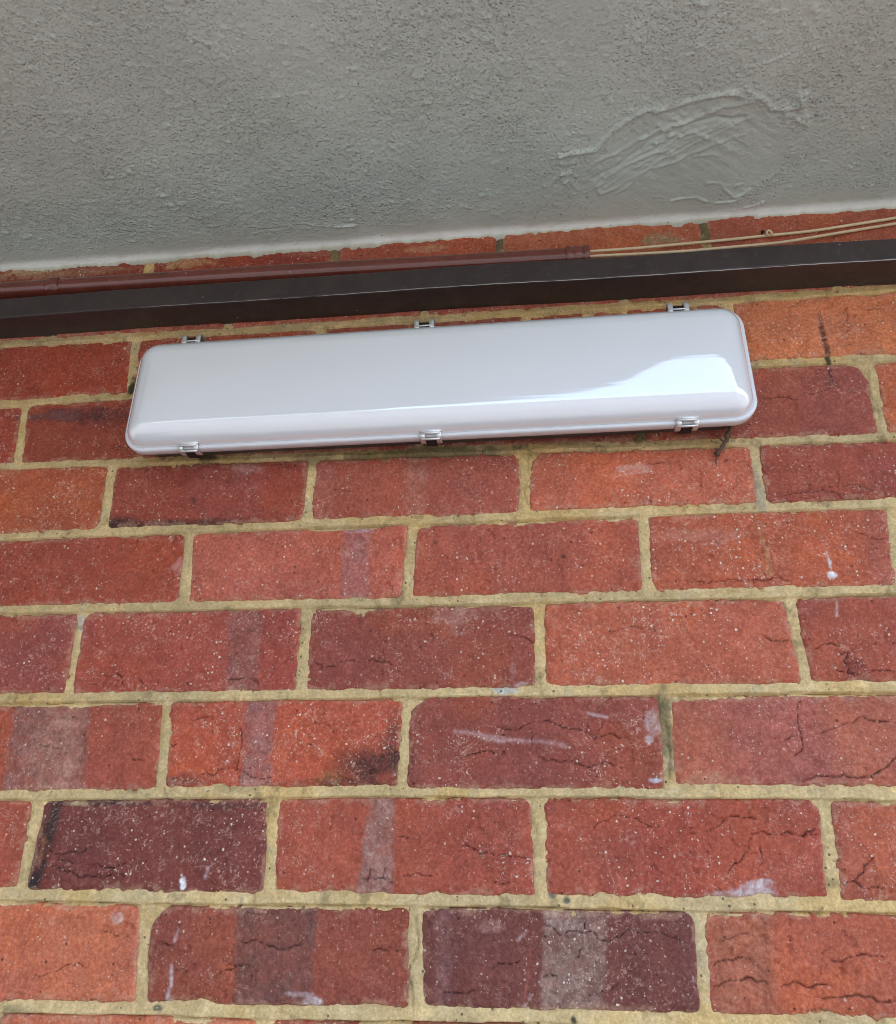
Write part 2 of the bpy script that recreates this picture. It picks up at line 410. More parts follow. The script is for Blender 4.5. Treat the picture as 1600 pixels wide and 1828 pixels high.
# kiln bands: brick, x0, x1 (photo px at top), x0, x1 (at bottom), colour, strength, edge mm
BANDS = [((0, .5), 425, 568, 415, 556, srgb(98, 68, 66), .9, 2), ((0, 1.5), 778, 808, 776, 806, srgb(122, 84, 84), .75, 3),
 ((0, 1.5), 970, 1085, 964, 1075, srgb(140, 114, 106), .95, 3), ((0, 1.5), 1100, 1160, 1095, 1155, srgb(92, 48, 48), .6, 10), ((0, 2.5), 1262, 1378, 1272, 1388, srgb(144, 90, 72), .85, 10),
 ((1, 1), 660, 705, 634, 700, GREY, .9, 3), ((1, 1), 780, 950, 790, 950, srgb(132, 62, 54), .6, 25), ((2, -.5), 28, 158, 5, 150, srgb(140, 98, 95), .95, 4),
 ((2, -.5), 70, 150, 45, 135, srgb(168, 124, 108), .55, 14), ((2, .5), 440, 492, 428, 486, srgb(150, 106, 106), .95, 2.5), ((2, 1.5), 880, 1000, 880, 1000, srgb(126, 66, 60), .6, 8),
 ((3, 0), 412, 470, 402, 458, srgb(132, 88, 84), .9, 3), ((4, .5), 615, 662, 606, 658, srgb(160, 104, 104), .9, 4), ((5, 1), 728, 764, 724, 760, srgb(168, 112, 100), .65, 4),
 ((5, 1), 562, 596, 558, 592, srgb(160, 96, 88), .6, 5), ((5, 0), 350, 470, 340, 460, srgb(140, 74, 70), .5, 14), ((3, 1), 560, 650, 560, 650, srgb(136, 66, 62), .4, 20),
 ((4, -.5), -40, 90, -50, 80, srgb(140, 58, 48), .4, 20), ((2, 2.5), 1290, 1480, 1290, 1480, srgb(158, 84, 78), .5, 25), ((6, 2.5), 1430, 1560, 1440, 1570, srgb(142, 76, 70), .6, 10),
 ((4, 2.5), 1540, 1610, 1550, 1620, srgb(150, 84, 78), .6, 8), ((0, -.5), -60, 60, -60, 70, srgb(170, 88, 74), .5, 20), ((3, 2), 970, 1060, 970, 1060, srgb(180, 92, 68), .6, 20),
 ((7, -1), -60, 60, -60, 60, srgb(140, 60, 50), .5, 20), ((1, 2), 1120, 1300, 1120, 1300, srgb(140, 62, 54), .55, 30)]
# stains: photo x, y, radius x, y (px), colour, strength
BLOBS = [(670, 1368, 70, 34, SOOT, .9), (705, 1330, 22, 60, srgb(70, 48, 44), .7), (590, 1392, 30, 14, srgb(150, 98, 60), .8), (615, 1400, 110, 12, SOOT, .6), (330, 1395, 50, 14, srgb(70, 45, 45), .7),
 (215, 934, 34, 13, SOOT, .95), (290, 936, 110, 10, srgb(60, 42, 42), .85), (380, 934, 80, 8, srgb(80, 50, 48), .6), (92, 1470, 13, 50, SOOT, .95), (72, 1540, 11, 50, SOOT, .95), (60, 1578, 12, 16, SOOT, .9),
 (75, 1520, 5, 40, srgb(150, 90, 55), .6), (180, 1432, 110, 7, srgb(52, 40, 44), .9), (400, 1438, 90, 9, srgb(90, 62, 58), .7), (250, 1426, 26, 6, srgb(198, 120, 92), .8), (140, 1434, 22, 5, srgb(200, 176, 130), .8),
 (130, 740, 100, 15, srgb(96, 52, 52), .8), (190, 745, 50, 16, srgb(80, 45, 45), .6), (100, 742, 60, 8, srgb(110, 80, 80), .6), (815, 1095, 45, 22, srgb(165, 112, 100), .8), (812, 1120, 18, 18, srgb(165, 112, 100), .7),
 (1345, 1588, 36, 18, srgb(205, 190, 190), .95), (1300, 1597, 45, 7, srgb(190, 165, 160), .7), (1370, 1575, 16, 8, srgb(205, 190, 190), .8), (326, 1578, 7, 14, srgb(240, 235, 235), 1.0), (1487, 1026, 8, 7, srgb(240, 238, 238), 1.0),
 (1483, 1008, 3, 10, srgb(225, 215, 215), .8), (560, 1790, 20, 12, srgb(200, 185, 182), .8), (535, 1775, 28, 6, srgb(190, 170, 168), .6), (1372, 1000, 6, 50, srgb(190, 140, 95), .7), (1360, 950, 5, 28, srgb(180, 130, 100), .5),
 (1470, 600, 7, 32, srgb(70, 38, 34), .9), (1478, 628, 6, 20, srgb(52, 32, 30), .95), (1466, 572, 5, 20, srgb(90, 46, 40), .8), (1482, 664, 5, 16, srgb(70, 38, 36), .85), (1484, 682, 11, 12, srgb(92, 44, 42), .8), (778, 968, 6, 5, srgb(40, 30, 28), .9), (1006, 993, 6, 4, srgb(50, 28, 26), .8),
 (345, 892, 9, 8, srgb(90, 60, 50), .8), (320, 1010, 14, 16, srgb(200, 150, 140), .7), (1240, 955, 110, 14, srgb(195, 130, 110), .45), (1130, 838, 40, 10, srgb(215, 165, 150), .6), (1295, 823, 5, 5, srgb(110, 40, 36), .9),
 (440, 835, 30, 14, srgb(180, 130, 125), .7), (930, 1225, 18, 10, srgb(205, 190, 185), .7), (915, 1200, 6, 26, srgb(180, 140, 135), .5), (305, 1790, 7, 8, srgb(230, 220, 220), .7), (1010, 1650, 30, 12, srgb(165, 140, 130), .5),
 (1270, 1390, 40, 14, srgb(190, 150, 120), .4), (880, 1655, 24, 14, srgb(170, 120, 110), .6), (210, 1640, 12, 12, srgb(215, 190, 180), .7), (1525, 1190, 20, 18, srgb(120, 50, 44), .8), (1330, 1600, 60, 10, srgb(200, 180, 178), .5),
 (1178, 428, 38, 13, srgb(150, 136, 104), .9), (330, 470, 50, 9, srgb(196, 160, 112), .7), (760, 444, 40, 8, srgb(200, 150, 110), .7), (960, 412, 50, 6, srgb(190, 170, 130), .8), (1090, 400, 40, 6, srgb(190, 165, 120), .8), (1300, 384, 60, 7, srgb(200, 180, 140), .7), (1440, 372, 70, 8, srgb(196, 176, 140), .8), (1490, 368, 30, 6, srgb(170, 160, 130), .8), (60, 484, 60, 7, srgb(190, 165, 125), .8), (560, 452, 60, 6, srgb(170, 120, 95), .5), (120, 488, 140, 8, srgb(175, 140, 110), .6), (1330, 372, 200, 10, srgb(185, 130, 105), .5), (1000, 420, 160, 12, srgb(185, 115, 85), .5), (640, 945, 30, 8, srgb(185, 150, 150), .7), (1165, 1290, 16, 26, srgb(190, 170, 165), .7), (1160, 1320, 10, 10, srgb(200, 190, 185), .8), (1170, 1393, 16, 6, srgb(210, 215, 225), .9), (205, 1800, 10, 5, srgb(80, 70, 60), .5)]
SCR = [([(812, 1305), (860, 1312), (930, 1322), (1010, 1332)], 3.2, srgb(200, 160, 158), .6), ([(860, 1318), (900, 1325)], 3, srgb(200, 165, 160), .6), ([(1050, 1272), (1085, 1280)], 2.2, srgb(215, 190, 190), .8),
 ([(940, 1662), (925, 1680)], 2, srgb(190, 160, 155), .7), ([(948, 1780), (935, 1800)], 2.2, srgb(190, 160, 155), .7), ([(948, 1700), (935, 1790)], 1.5, srgb(165, 90, 78), .7), ([(318, 1660), (312, 1680)], 2.2, srgb(220, 190, 190), .8),
 ([(306, 1725), (306, 1760), (298, 1785)], 2.6, srgb(225, 210, 210), .85), ([(372, 1550), (366, 1566)], 2.5, srgb(200, 170, 170), .7), ([(1476, 985), (1484, 1010)], 1.6, srgb(230, 220, 220), .8), ([(1493, 1075), (1494, 1100)], 1.6, srgb(220, 190, 180), .7),
 ([(1465, 605), (1530, 592)], 1.2, srgb(215, 150, 125), .7), ([(84, 975), (70, 1060)], 2.2, srgb(180, 110, 95), .5), ([(90, 985), (76, 1060)], 1.5, srgb(185, 120, 105), .5), ([(1255, 972), (1300, 966)], 1.2, srgb(205, 150, 135), .6),
 ([(1090, 1165), (1180, 1160)], 1.5, srgb(205, 140, 120), .5), ([(40, 600), (40, 601)], 1, RED and srgb(150, 60, 50), .0), ([(1075, 1483), (1100, 1590)], 1.3, srgb(190, 120, 100), .5), ([(560, 1330), (580, 1345), (570, 1350)], 2, srgb(200, 130, 110), .6)]
CRACKS = [([(1225, 1035), (1280, 1038), (1310, 1032), (1370, 1036), (1420, 1035)], .9), ([(1345, 1035), (1350, 1048)], .8), ([(1430, 1396), (1475, 1385), (1540, 1388), (1580, 1372), (1640, 1330)], 1.3),
 ([(1465, 1310), (1500, 1295), (1540, 1280), (1580, 1288), (1620, 1300)], .8), ([(1430, 1252), (1425, 1290), (1430, 1310), (1432, 1340), (1420, 1352)], .8), ([(1380, 1316), (1425, 1312)], .6), ([(1360, 1133), (1395, 1145), (1420, 1150)], 1.0),
 ([(1440, 1158), (1470, 1150), (1500, 1152)], .8), ([(1500, 1165), (1515, 1165), (1514, 1200), (1530, 1205)], 1.0), ([(1545, 1198), (1600, 1200)], .9), ([(1490, 1195), (1510, 1197)], .7),
 ([(910, 1132), (945, 1142), (958, 1150)], 1.0), ([(655, 1178), (690, 1180), (700, 1188)], .8), ([(640, 1180), (560, 1178)], .4), ([(885, 1297), (940, 1294), (955, 1290), (1000, 1295), (1050, 1308), (1062, 1320)], .7),
 ([(805, 1348), (850, 1345), (905, 1346)], .8), ([(960, 1350), (1010, 1358), (1060, 1366), (1110, 1372)], .9), ([(1062, 1320), (1075, 1290)], .7), ([(1062, 1320), (1120, 1317)], .7), ([(945, 1300), (950, 1330)], .5),
 ([(428, 1300), (425, 1360), (420, 1375)], .9), ([(420, 1372), (380, 1384), (360, 1382)], .7), ([(420, 1372), (485, 1388)], .9), ([(70, 1330), (110, 1338)], .7), ([(225, 1345), (255, 1358)], .8), ([(300, 1330), (325, 1328)], .7),
 ([(86, 1516), (120, 1522), (160, 1514)], .9), ([(90, 1545), (125, 1555), (160, 1565), (200, 1560), (230, 1568)], 1.1), ([(155, 1545), (190, 1548), (225, 1540)], .8), ([(345, 1525), (375, 1526)], .7), ([(270, 1588), (400, 1588)], .7),
 ([(645, 1570), (670, 1570), (700, 1575)], 1.0), ([(660, 1550), (655, 1572)], .9), ([(690, 1550), (680, 1575)], .8), ([(820, 1510), (860, 1525), (920, 1530), (950, 1535)], .8), ([(715, 1565), (780, 1562)], .6), ([(880, 1572), (910, 1575)], .8),
 ([(1060, 1480), (1130, 1460), (1190, 1475)], .7), ([(1260, 1485), (1330, 1460), (1350, 1462)], .7), ([(1340, 1490), (1430, 1492), (1458, 1490)], .9), ([(1345, 1495), (1320, 1540), (1300, 1560)], .7), ([(1435, 1495), (1455, 1480)], 1.6), ([(1355, 1508), (1358, 1545)], .6),
 ([(1505, 1582), (1530, 1572), (1545, 1545), (1560, 1532)], .8), ([(1528, 1573), (1550, 1588), (1580, 1588)], .8), ([(1490, 1760), (1450, 1764), (1395, 1762)], 1.2), ([(1455, 1782), (1520, 1780), (1560, 1782), (1620, 1790)], 1.2),
 ([(1485, 1715), (1530, 1708), (1580, 1712)], .9), ([(1275, 1762), (1310, 1750), (1335, 1745), (1370, 1755)], 1.1), ([(1275, 1725), (1310, 1716), (1345, 1718)], .9), ([(1290, 1680), (1350, 1675)], .5), ([(1430, 1805), (1490, 1812)], .8),
 ([(970, 1650), (1000, 1670), (1060, 1665), (1080, 1680), (1120, 1660), (1180, 1665), (1215, 1680)], .8), ([(1045, 1635), (1045, 1660)], .8), ([(1050, 1780), (1090, 1770), (1110, 1755)], .7), ([(880, 1730), (930, 1715)], .8), ([(790, 1772), (850, 1768)], .8), ([(970, 1745), (995, 1743)], .8), ([(1040, 1690), (1035, 1730)], .6),
 ([(430, 1680), (480, 1690), (540, 1685)], .8), ([(660, 1698), (690, 1698)], .8), ([(310, 1730), (340, 1740)], .8), ([(290, 1683), (312, 1690)], .8), ([(380, 1745), (430, 1725)], .6), ([(60, 1740), (140, 1720), (160, 1730)], .5), ([(120, 1645), (150, 1640)], .6), ([(180, 1660), (235, 1675)], .5),
 ([(200, 1195), (220, 1225)], .9), ([(245, 1210), (258, 1225)], .8), ([(405, 1215), (430, 1210), (460, 1222)], .9), ([(520, 1130), (525, 1180)], .4), ([(1090, 1130), (1140, 1120), (1190, 1135)], .4), ([(1395, 630), (1450, 640), (1390, 650)], .4),
 ([(1345, 555), (1350, 590), (1345, 620)], .0), ([(1512, 545), (1515, 580), (1505, 600)], .6), ([(1540, 553), (1580, 555)], .6), ([(1355, 710), (1400, 708), (1430, 714)], .8), ([(1435, 708), (1480, 695)], .6), ([(1155, 826), (1200, 826)], .5),
 ([(1480, 870), (1560, 880)], .5), ([(1400, 885), (1470, 875), (1540, 890)], .6), ([(1530, 950), (1560, 960), (1595, 958)], .7), ([(560, 1290), (590, 1300), (600, 1310)], .5), ([(700, 1300), (720, 1302)], .6), ([(690, 1345), (714, 1340)], 1.2)]
CRACKS = [(jitter(P(*c), 0.17, 100 + i, 3), wd) for i, (c, wd) in enumerate(CRACKS) if wd > 0]
SCR = [(jitter(P(*c), 0.05, 400 + i, 1), wd, cl, s) for i, (c, wd, cl, s) in enumerate(SCR) if s > 0]
def blob_w(b):
    c = wp(b[0], b[1]); ex = abs(wp(b[0] + b[2], b[1])[0] - c[0]); ez = abs(wp(b[0], b[1] + b[3])[2] - c[2])
    return (c[0], c[2], ex, ez, b[4], b[5])
BLOBS = [blob_w(b) for b in BLOBS]

def grid_faces(nx, nz):
    i = np.arange(nx - 1)[:, None]; j = np.arange(nz - 1)[None, :]
    a = (i * nz + j).ravel()
    return np.stack([a, a + nz, a + nz + 1, a + 1], 1)

wall_root = empty('brick_wall', (0.4, 0.0, -1.5))
tag(wall_root, 'red brick wall with pale yellow mortar joints under the grey soffit', 'wall')

def in_frame(x, z):
    d = ROT.T @ (np.array([x, 0, z]) - CAM)
    return -60 < 800 + F * d[0] / d[1] < 1660 and -60 < 914 - F * d[2] / d[1] < 1890
def brick(r, k0, k1):
    zc = (r + 0.5) * H
    xl_, xr_ = perp_x(r, k0, zc), perp_x(r, k1, zc)
    vis = any(in_frame(x, z) for x in np.linspace(xl_, xr_, 5) for z in (r * H, zc, (r + 1) * H))
    hidden = r == 8 or (r in (6, 7) and k0 >= .4 and k1 <= 2.6)
    step = 0.0011 if vis and not hidden else (0.003 if vis else 0.006)
    hm = 0.0051                                    # half a joint
    ztop = 0.862 if r == 9 else (r + 1) * H + .004
    x0, x1 = min(perps[r][k0]) + .002, max(perps[r][k1]) - .002
    z0 = bed_z(r, xl_) + 0.0015; z0 = min(z0, bed_z(r, xr_) + .0015)
    z1 = max(bed_z(r + 1, xl_), bed_z(r + 1, xr_)) - .0015
    if r == 9: z1 = 0.846
    nx = int((x1 - x0) / step) + 2; nz = int((z1 - z0) / step) + 2
    xs = np.linspace(x0, x1, nx); zs = np.linspace(z0, z1, nz)
    X, Z = np.meshgrid(xs, zs, indexing='ij')
    key = (r, k0); sd0 = int(1000 + r * 37 + k0 * 14)
    rs = np.random.RandomState(sd0)
    # ---- outline
    e = [0.0008 * rs.randn() for _ in range(4)]
    qx = np.maximum(perp_x(r, k0, Z) + hm - .0008 + e[0] - X, X - perp_x(r, k1, Z) + hm - .0008 + e[1])
    top = bed_z(r + 1, X) - hm - .0012 + e[2] if r != 9 else np.full_like(Z, 0.9)
    qz = np.maximum(bed_z(r, X) + hm - .0012 + e[3] - Z, Z - top)
    cr = CORNER.get(key, tuple(rs.uniform(2.5, 7, 4)))
    right = X > (x0 + x1) / 2; up = Z > (z0 + z1) / 2
    rad = np.where(up, np.where(right, cr[1], cr[0]), np.where(right, cr[2], cr[3])) * 0.001
    ax, az = qx + rad, qz + rad
    sd = np.minimum(np.maximum(ax, az), 0) + np.hypot(np.maximum(ax, 0), np.maximum(az, 0)) - rad
    sd = sd + 0.0009 * fbm(X, Z, 0.016, 11, 3) + 0.0018 * fbm(X, Z, 0.0046, 21, 2) * np.clip(.55 + 1.3 * fbm(X, Z, .035, 25, 2), .15, 1.3) + 0.0012 * np.maximum(0, fbm(X, Z, 0.03, 51, 2) - .25) * 4
    t = -sd
    # ---- relief
    base = rs.uniform(-0.0006, 0.0006)
    hgt = base + (X - (x0 + x1) / 2) * rs.uniform(-.006, .006) + (Z - zc) * rs.uniform(-.012, .012)
    hgt = hgt + 0.0007 * fbm(X, Z, 0.05, 61, 2) + 0.00035 * fbm(X, Z, 0.009, 71, 3) + 0.00022 * fbm(X, Z, 0.003, 81, 2)
    hgt = hgt - 0.0022 * np.exp(-np.maximum(t, 0) / 0.0016) - np.where(t < 0, np.minimum(-t * 3.0, 0.011), 0)
    # ---- colour
    c0 = srgb(*RED.get(key, tuple(np.array([158, 73, 60]) * rs.uniform(.85, 1.12)))); c0 = c0 * [1.08, 1.28, 1.10]
    col = np.broadcast_to(c0, X.shape + (3,)).copy()
    n = fbm(X, Z, 0.045, 91, 3)[..., None]
    col = col * (1 + 0.16 * n)
    warm = sstep(0.0, .5, fbm(X, Z, 0.07, 131, 2))[..., None]
    col = col * (1 + warm * (np.array([1.10, 1.06, .92]) - 1)); cool = sstep(0.0, .5, fbm(X, Z, 0.06, 151, 2))[..., None]
    col = col * (1 + cool * (np.array([.92, .93, 1.0]) - 1))
    def lay(mask, cc):
        nonlocal col
        mk = np.clip(mask, 0, 1)[..., None]; col = col * (1 - mk) + np.asarray(cc) * mk
    if vis:
        for key_, a, b_, c, d, cc, s, ed in BANDS:
            if key_ != key: continue
            yt, yb = None, None
            pt = ROT.T @ (np.array([xl_, 0, z1]) - CAM); pb = ROT.T @ (np.array([xl_, 0, z0]) - CAM)
            yt = 914 - F * pt[2] / pt[1]; yb = 914 - F * pb[2] / pb[1]
            v = (Z - z0) / (z1 - z0)
            xa = wp(c, yb)[0] * (1 - v) + wp(a, yt)[0] * v; xb = wp(d, yb)[0] * (1 - v) + wp(b_, yt)[0] * v
            wob = 0.0024 * fbm(X, Z, 0.02, 171, 4, .65); cc = np.asarray(cc) * [1.08, 1.06, .96]
            q = np.minimum(X + wob - xa, xb - X - wob)
            mk = sstep(-ed * .0009, ed * .0009, q + .0022 * fbm(X, Z, .005, 173, 2)) * s * .84 * (0.84 + 0.5 * fbm(X, Z, 0.02, 191, 4, .65))
            lay(mk * np.clip(1.0 + .55 * fbm(X, Z, .009, 193, 3), .3, 1), np.asarray(cc) * (1 + 0.3 * fbm(X, Z, 0.02, 195, 3)[..., None] + .3 * fbm(X, Z, .004, 197, 2)[..., None]))
            if np.sum(cc) > .3: lay(mk * sstep(.15, .5, fbm(X, Z, .014, 199, 4, .65)) * .5, np.asarray(cc) * 1.7)
        for cx, cz, rx, rz, cc, s in BLOBS:
            if cx + 2 * rx < x0 or cx - 2 * rx > x1 or cz + 2 * rz < z0 or cz - 2 * rz > z1: continue
            q = np.sqrt(((X - cx) / rx) ** 2 + ((Z - cz) / rz) ** 2) + (.28 * fbm(X, Z, .014, 213, 4) if float(np.sum(cc)) < .16 else (.75 if rx < .006 else .5) * fbm(X, Z, .006, 211, 3))
            dark = float(np.sum(cc)) < .16 and rx > .006
            if dark: lay(sstep(1.45, .25, q) * s * (0.85 + .3 * fbm(X, Z, .004, 215, 2)), cc)
            else: lay(sstep(1.15, .55, q) * s * (0.8 + .5 * fbm(X, Z, .004, 215, 2)), cc)
        for pts, wd, cc, s in SCR:
            pa = np.array(pts)
            if pa[:, 0].max() < x0 - .01 or pa[:, 0].min() > x1 + .01 or pa[:, 1].max() < z0 - .01 or pa[:, 1].min() > z1 + .01: continue
            D, T = polydist(X, Z, pts); D = D + 0.0006 * fbm(X, Z, 0.003, 231, 2)
            lay(np.exp(-(D / (wd * .0006)) ** 2) * s * (0.75 + .5 * fbm(X, Z, .004, 241, 2)), cc)
    # dusting of lime where mortar was smeared along the arrises
    sm = sstep(.35, .6, fbm(X, Z, 0.010, 251, 4) + .9 * np.exp(-np.maximum(t, 0) / .0035)) * sstep(.010, .002, t) * .35
    lay(sm, srgb(186, 146, 120))
    if vis and not hidden:
        extra = []
        if r <= 3:
            for q in range(rs.randint(0, 2)):
                a = np.array([rs.uniform(x0 + .01, x1 - .03), rs.uniform(z0 + .012, z1 - .012)]); ln = rs.uniform(.008, .022)
                extra.append((jitter([a, a + [ln, ln * rs.uniform(-.35, .35)]], .18, rs.randint(9999), 3), rs.uniform(.35, .7)))
        for pts, wd in CRACKS + extra:
            pa = np.array(pts)
            if pa[:, 0].max() < x0 - .005 or pa[:, 0].min() > x1 + .005 or pa[:, 1].max() < z0 - .005 or pa[:, 1].min() > z1 + .005: continue
            D, T = polydist(X, Z, pts)
            taper = np.sin(np.pi * np.clip(T * .9 + .05, 0, 1)) ** .5
            ww = wd * 0.00062 * (0.45 + .55 * taper) * (0.8 + .6 * fbm(X, Z, .006, 261, 2))
            g = np.exp(-(D / np.maximum(ww, .0003)) ** 2)
            hgt = hgt - g * 0.0026 * min(1, wd + .2)
            lay(g * .8 * taper, srgb(42, 22, 19))
        # worn pits
        pit = sstep(.46, .7, fbm(X, Z, 0.007, 281, 2)) * sstep(0, .4, fbm(X, Z, .06, 285, 2))
        hgt = hgt - pit * .0018
        sp_ = sstep(.36, .5, fbm(X, Z, 0.028, 287, 3) + .35 * np.exp(-np.maximum(t, 0) / .006)); hgt = hgt - sp_ * .0011
    cx_, cz_ = (x0 + x1) / 2, zc
    V = np.stack([X - cx_, -hgt, Z - cz_], -1).reshape(-1, 3)
    fc = grid_faces(nx, nz)
    dens = np.clip(rs.uniform(.6, 1.35) * (.8 + .8 * fbm(X, Z, .05, 291, 2)), 0, 1.2)[..., None]
    colf = np.concatenate([np.clip(col, .004, .9), dens], -1).reshape(-1, 4)
    # sides and back, so that the brick is a solid
    idx = np.arange(nx * nz).reshape(nx, nz)
    loop = np.concatenate([idx[:-1, 0], idx[-1, :-1], idx[:0:-1, -1], idx[0, :0:-1]])
    nb = len(V); B = V[loop].copy(); B[:, 1] = 0.10
    V = np.concatenate([V, B]); colf = np.concatenate([colf, colf[loop]])
    q = np.arange(len(loop)); q2 = np.roll(q, -1)
    side = np.stack([loop, nb + q, nb + q2, loop[q2]], 1)
    fc = np.concatenate([fc, side])
    o = mesh_obj('brick', V, fc, M_BRICK, None, (cx_, 0, cz_), True, colf)
    keep(o, wall_root)
for r in ROWS:
    ks = sorted(perps[r]); 
    for k0, k1 in zip(ks[:-1], ks[1:]): brick(r, k0, k1)

# ---- mortar: one struck sheet that runs behind and between the bricks
def mortar():
    st = 0.0013
    xs = np.concatenate([np.arange(-1.2, -.26, .004), np.arange(-.26, 1.04, st), np.arange(1.04, 2.1, .004)])
    zs = np.concatenate([np.arange(-.53, -.06, .004), np.arange(-.06, .85, st)])
    X, Z = np.meshgrid(xs, zs, indexing='ij')
    lo = np.full(X.shape, -1.0); near = np.full(X.shape, 1.0)
    warpz = 0.0010 * fbm(X, Z, .03, 301, 3)
    for k in range(-6, 10):
        zc = bed_z(k, xs)[:, None]
        j = np.nonzero((zs > zc.min() - .03) & (zs < zc.max() + .03))[0]
        if not len(j): continue
        J = slice(j[0], j[-1] + 1); Xk, Zk = X[:, J], Z[:, J]
        d = Zk + warpz[:, J] - zc
        th = (0.0051 + 0.0009 * (vnoise(xs * 11, xs * 0 + k, 311) - .5) + .0006 * (vnoise(xs * 60, xs * 0 + k, 312) - .5))[:, None]
        v = d / th
        prof = np.where(v > -1, 0.0010 - 0.0018 * (v + 1), 0)
        prof = np.where(v <= -1, np.maximum(0.0010 - (-v - 1) * th * 3.5, -0.0020 - 0.12 * (-v - 1) * th), prof)
        prof = np.where(v > 1, -.0026 - .18 * (v - 1) * th, prof)
        # the slot left by the pointing iron under the lip
        slot = (vnoise(xs * 35, xs * 0 + k + .5, 315) * .8 + .35)[:, None]
        prof = prof - .0068 * slot * np.exp(-((d + th + .0010) / .00085) ** 2)
        lo[:, J] = np.maximum(lo[:, J], prof); near[:, J] = np.minimum(near[:, J], np.abs(Zk - zc))
    for r in ROWS:
        for k in perps[r]:
            xm = np.mean(perps[r][k]); i = np.nonzero(np.abs(xs - xm) < .04)[0]; j = np.nonzero((zs > r * H - .012) & (zs < (r + 1) * H + .012))[0]
            if not len(i) or not len(j): continue
            S = (slice(i[0], i[-1] + 1), slice(j[0], j[-1] + 1)); Xk, Zk = X[S], Z[S]; xk = xs[S[0]]
            zr = (Zk > bed_z(r, xk)[:, None] - .002) & (Zk < bed_z(r + 1, xk)[:, None] + .002)
            xc = perp_x(r, k, Zk); d = np.abs(Xk + 0.0014 * fbm(Xk, Zk, .02, 321, 3) - xc)
            m_ = zr & (d < .03)
            prof = -0.0011 - np.where(d < .0050, .0006 * (d / .0050) ** 2, np.minimum(.0006 + 1.2 * (d - .0050), .0016 + .16 * (d - .005)))
            lo[S] = np.where(m_, np.maximum(lo[S], prof), lo[S]); near[S] = np.where(m_, np.minimum(near[S], np.abs(Xk - xc)), near[S])
    smear = 0.0011 * np.maximum(0, fbm(X, Z, .03, 331, 3)) + .0006 * fbm(X, Z, .012, 341, 3) + .00045 * fbm(X, Z, .0038, 351, 2)
    hgt = np.maximum(lo, -.02) + smear
    hgt = hgt - 0.0022 * sstep(.5, .72, fbm(X, Z, .011, 361, 2))
    for pts in ([(735, 1795), (742, 1700), (741, 1640)], [(940, 790), (945, 850), (940, 900)], [(728, 800), (727, 840)], [(1187, 1290), (1196, 1390)], [(1552, 660), (1572, 750)], [(742, 1605), (752, 1595)]):
        D, T = polydist(X, Z, jitter(P(*pts), .12, len(pts) * 7 + pts[0][0], 3)); hgt = hgt - .0025 * np.exp(-(D / .0009) ** 2)
    base = srgb(225, 198, 146); col = np.broadcast_to(base, X.shape + (3,)).copy()
    col = col * (1 + .18 * fbm(X, Z, .05, 371, 3)[..., None])
    g = sstep(.05, .5, fbm(X, Z, .10, 381, 3))[..., None] * .6
    col = col * (1 - g) + srgb(206, 184, 140) * g
    yel = sstep(.1, .5, fbm(X, Z, .08, 391, 3))[..., None] * .5
    col = col * (1 - yel) + srgb(228, 190, 120) * yel
    for px, py, rx, ry, cc, s in [(760, 812, 190, 22, srgb(134, 122, 88), .85), (560, 822, 60, 14, srgb(140, 126, 92), .6), (1185, 1310, 30, 90, srgb(120, 110, 84), .75), (1190, 1255, 60, 16, srgb(128, 116, 88), .7),
            (1150, 775, 60, 14, srgb(88, 82, 62), .8), (1000, 785, 70, 12, srgb(150, 132, 84), .5), (890, 433, 26, 22, srgb(112, 104, 84), .9), (600, 455, 24, 20, srgb(120, 106, 80), .8), (1255, 405, 20, 30, srgb(112, 108, 80), .9),
            (1355, 875, 10, 60, srgb(176, 168, 150), .6), (430, 1405, 40, 12, srgb(150, 136, 100), .4), (1165, 1400, 26, 8, srgb(200, 205, 210), .8), (905, 1232, 30, 8, srgb(205, 205, 200), .8), (1012, 1608, 8, 8, srgb(80, 84, 80), .9), (985, 1598, 9, 8, srgb(110, 110, 110), .9),
            (280, 1800, 10, 6, srgb(70, 72, 66), .8), (1025, 1822, 8, 10, srgb(50, 48, 42), .9), (30, 1815, 40, 20, srgb(150, 138, 106), .6), (1479, 645, 6, 20, srgb(56, 44, 34), .9), (245, 625, 12, 20, srgb(200, 190, 160), .5), (370, 815, 20, 10, srgb(60, 52, 40), .8), (236, 690, 8, 16, srgb(40, 36, 30), .9), (145, 1115, 12, 16, srgb(205, 200, 195), .7)]:  # the dark spot below the light's left end is painted shadow
        cx, cz, ex, ez, _, _ = blob_w((px, py, rx, ry, cc, s))
        q = np.sqrt(((X - cx) / ex) ** 2 + ((Z - cz) / ez) ** 2) + .5 * fbm(X, Z, .01, 401, 3)
        mk = (sstep(1.15, .5, q) * s)[..., None]; col = col * (1 - mk) + cc * mk
    gm = (sstep(.30, .62, fbm(X, Z, .018, 405, 4, .6)) * .45)[..., None]; col = col * (1 - gm) + srgb(120, 104, 74) * gm
    pl = (sstep(.34, .6, fbm(X, Z, .03, 409, 4, .6)) * .5)[..., None]; col = col * (1 - pl) + srgb(226, 208, 168) * pl
    V = np.stack([X, -hgt, Z], -1).reshape(-1, 3); fc = grid_faces(len(xs), len(zs))
    nr = (near.ravel()[fc].min(1) < .0150)
    fc = fc[nr]; used = np.zeros(len(V), bool); used[fc.ravel()] = True
    mp = np.cumsum(used) - 1
    o = mesh_obj('mortar', V[used], mp[fc], M_MORTAR, None, (0, 0, 0), True, np.clip(col.reshape(-1, 3)[used], .01, .9))
    keep(o, wall_root)
mortar()
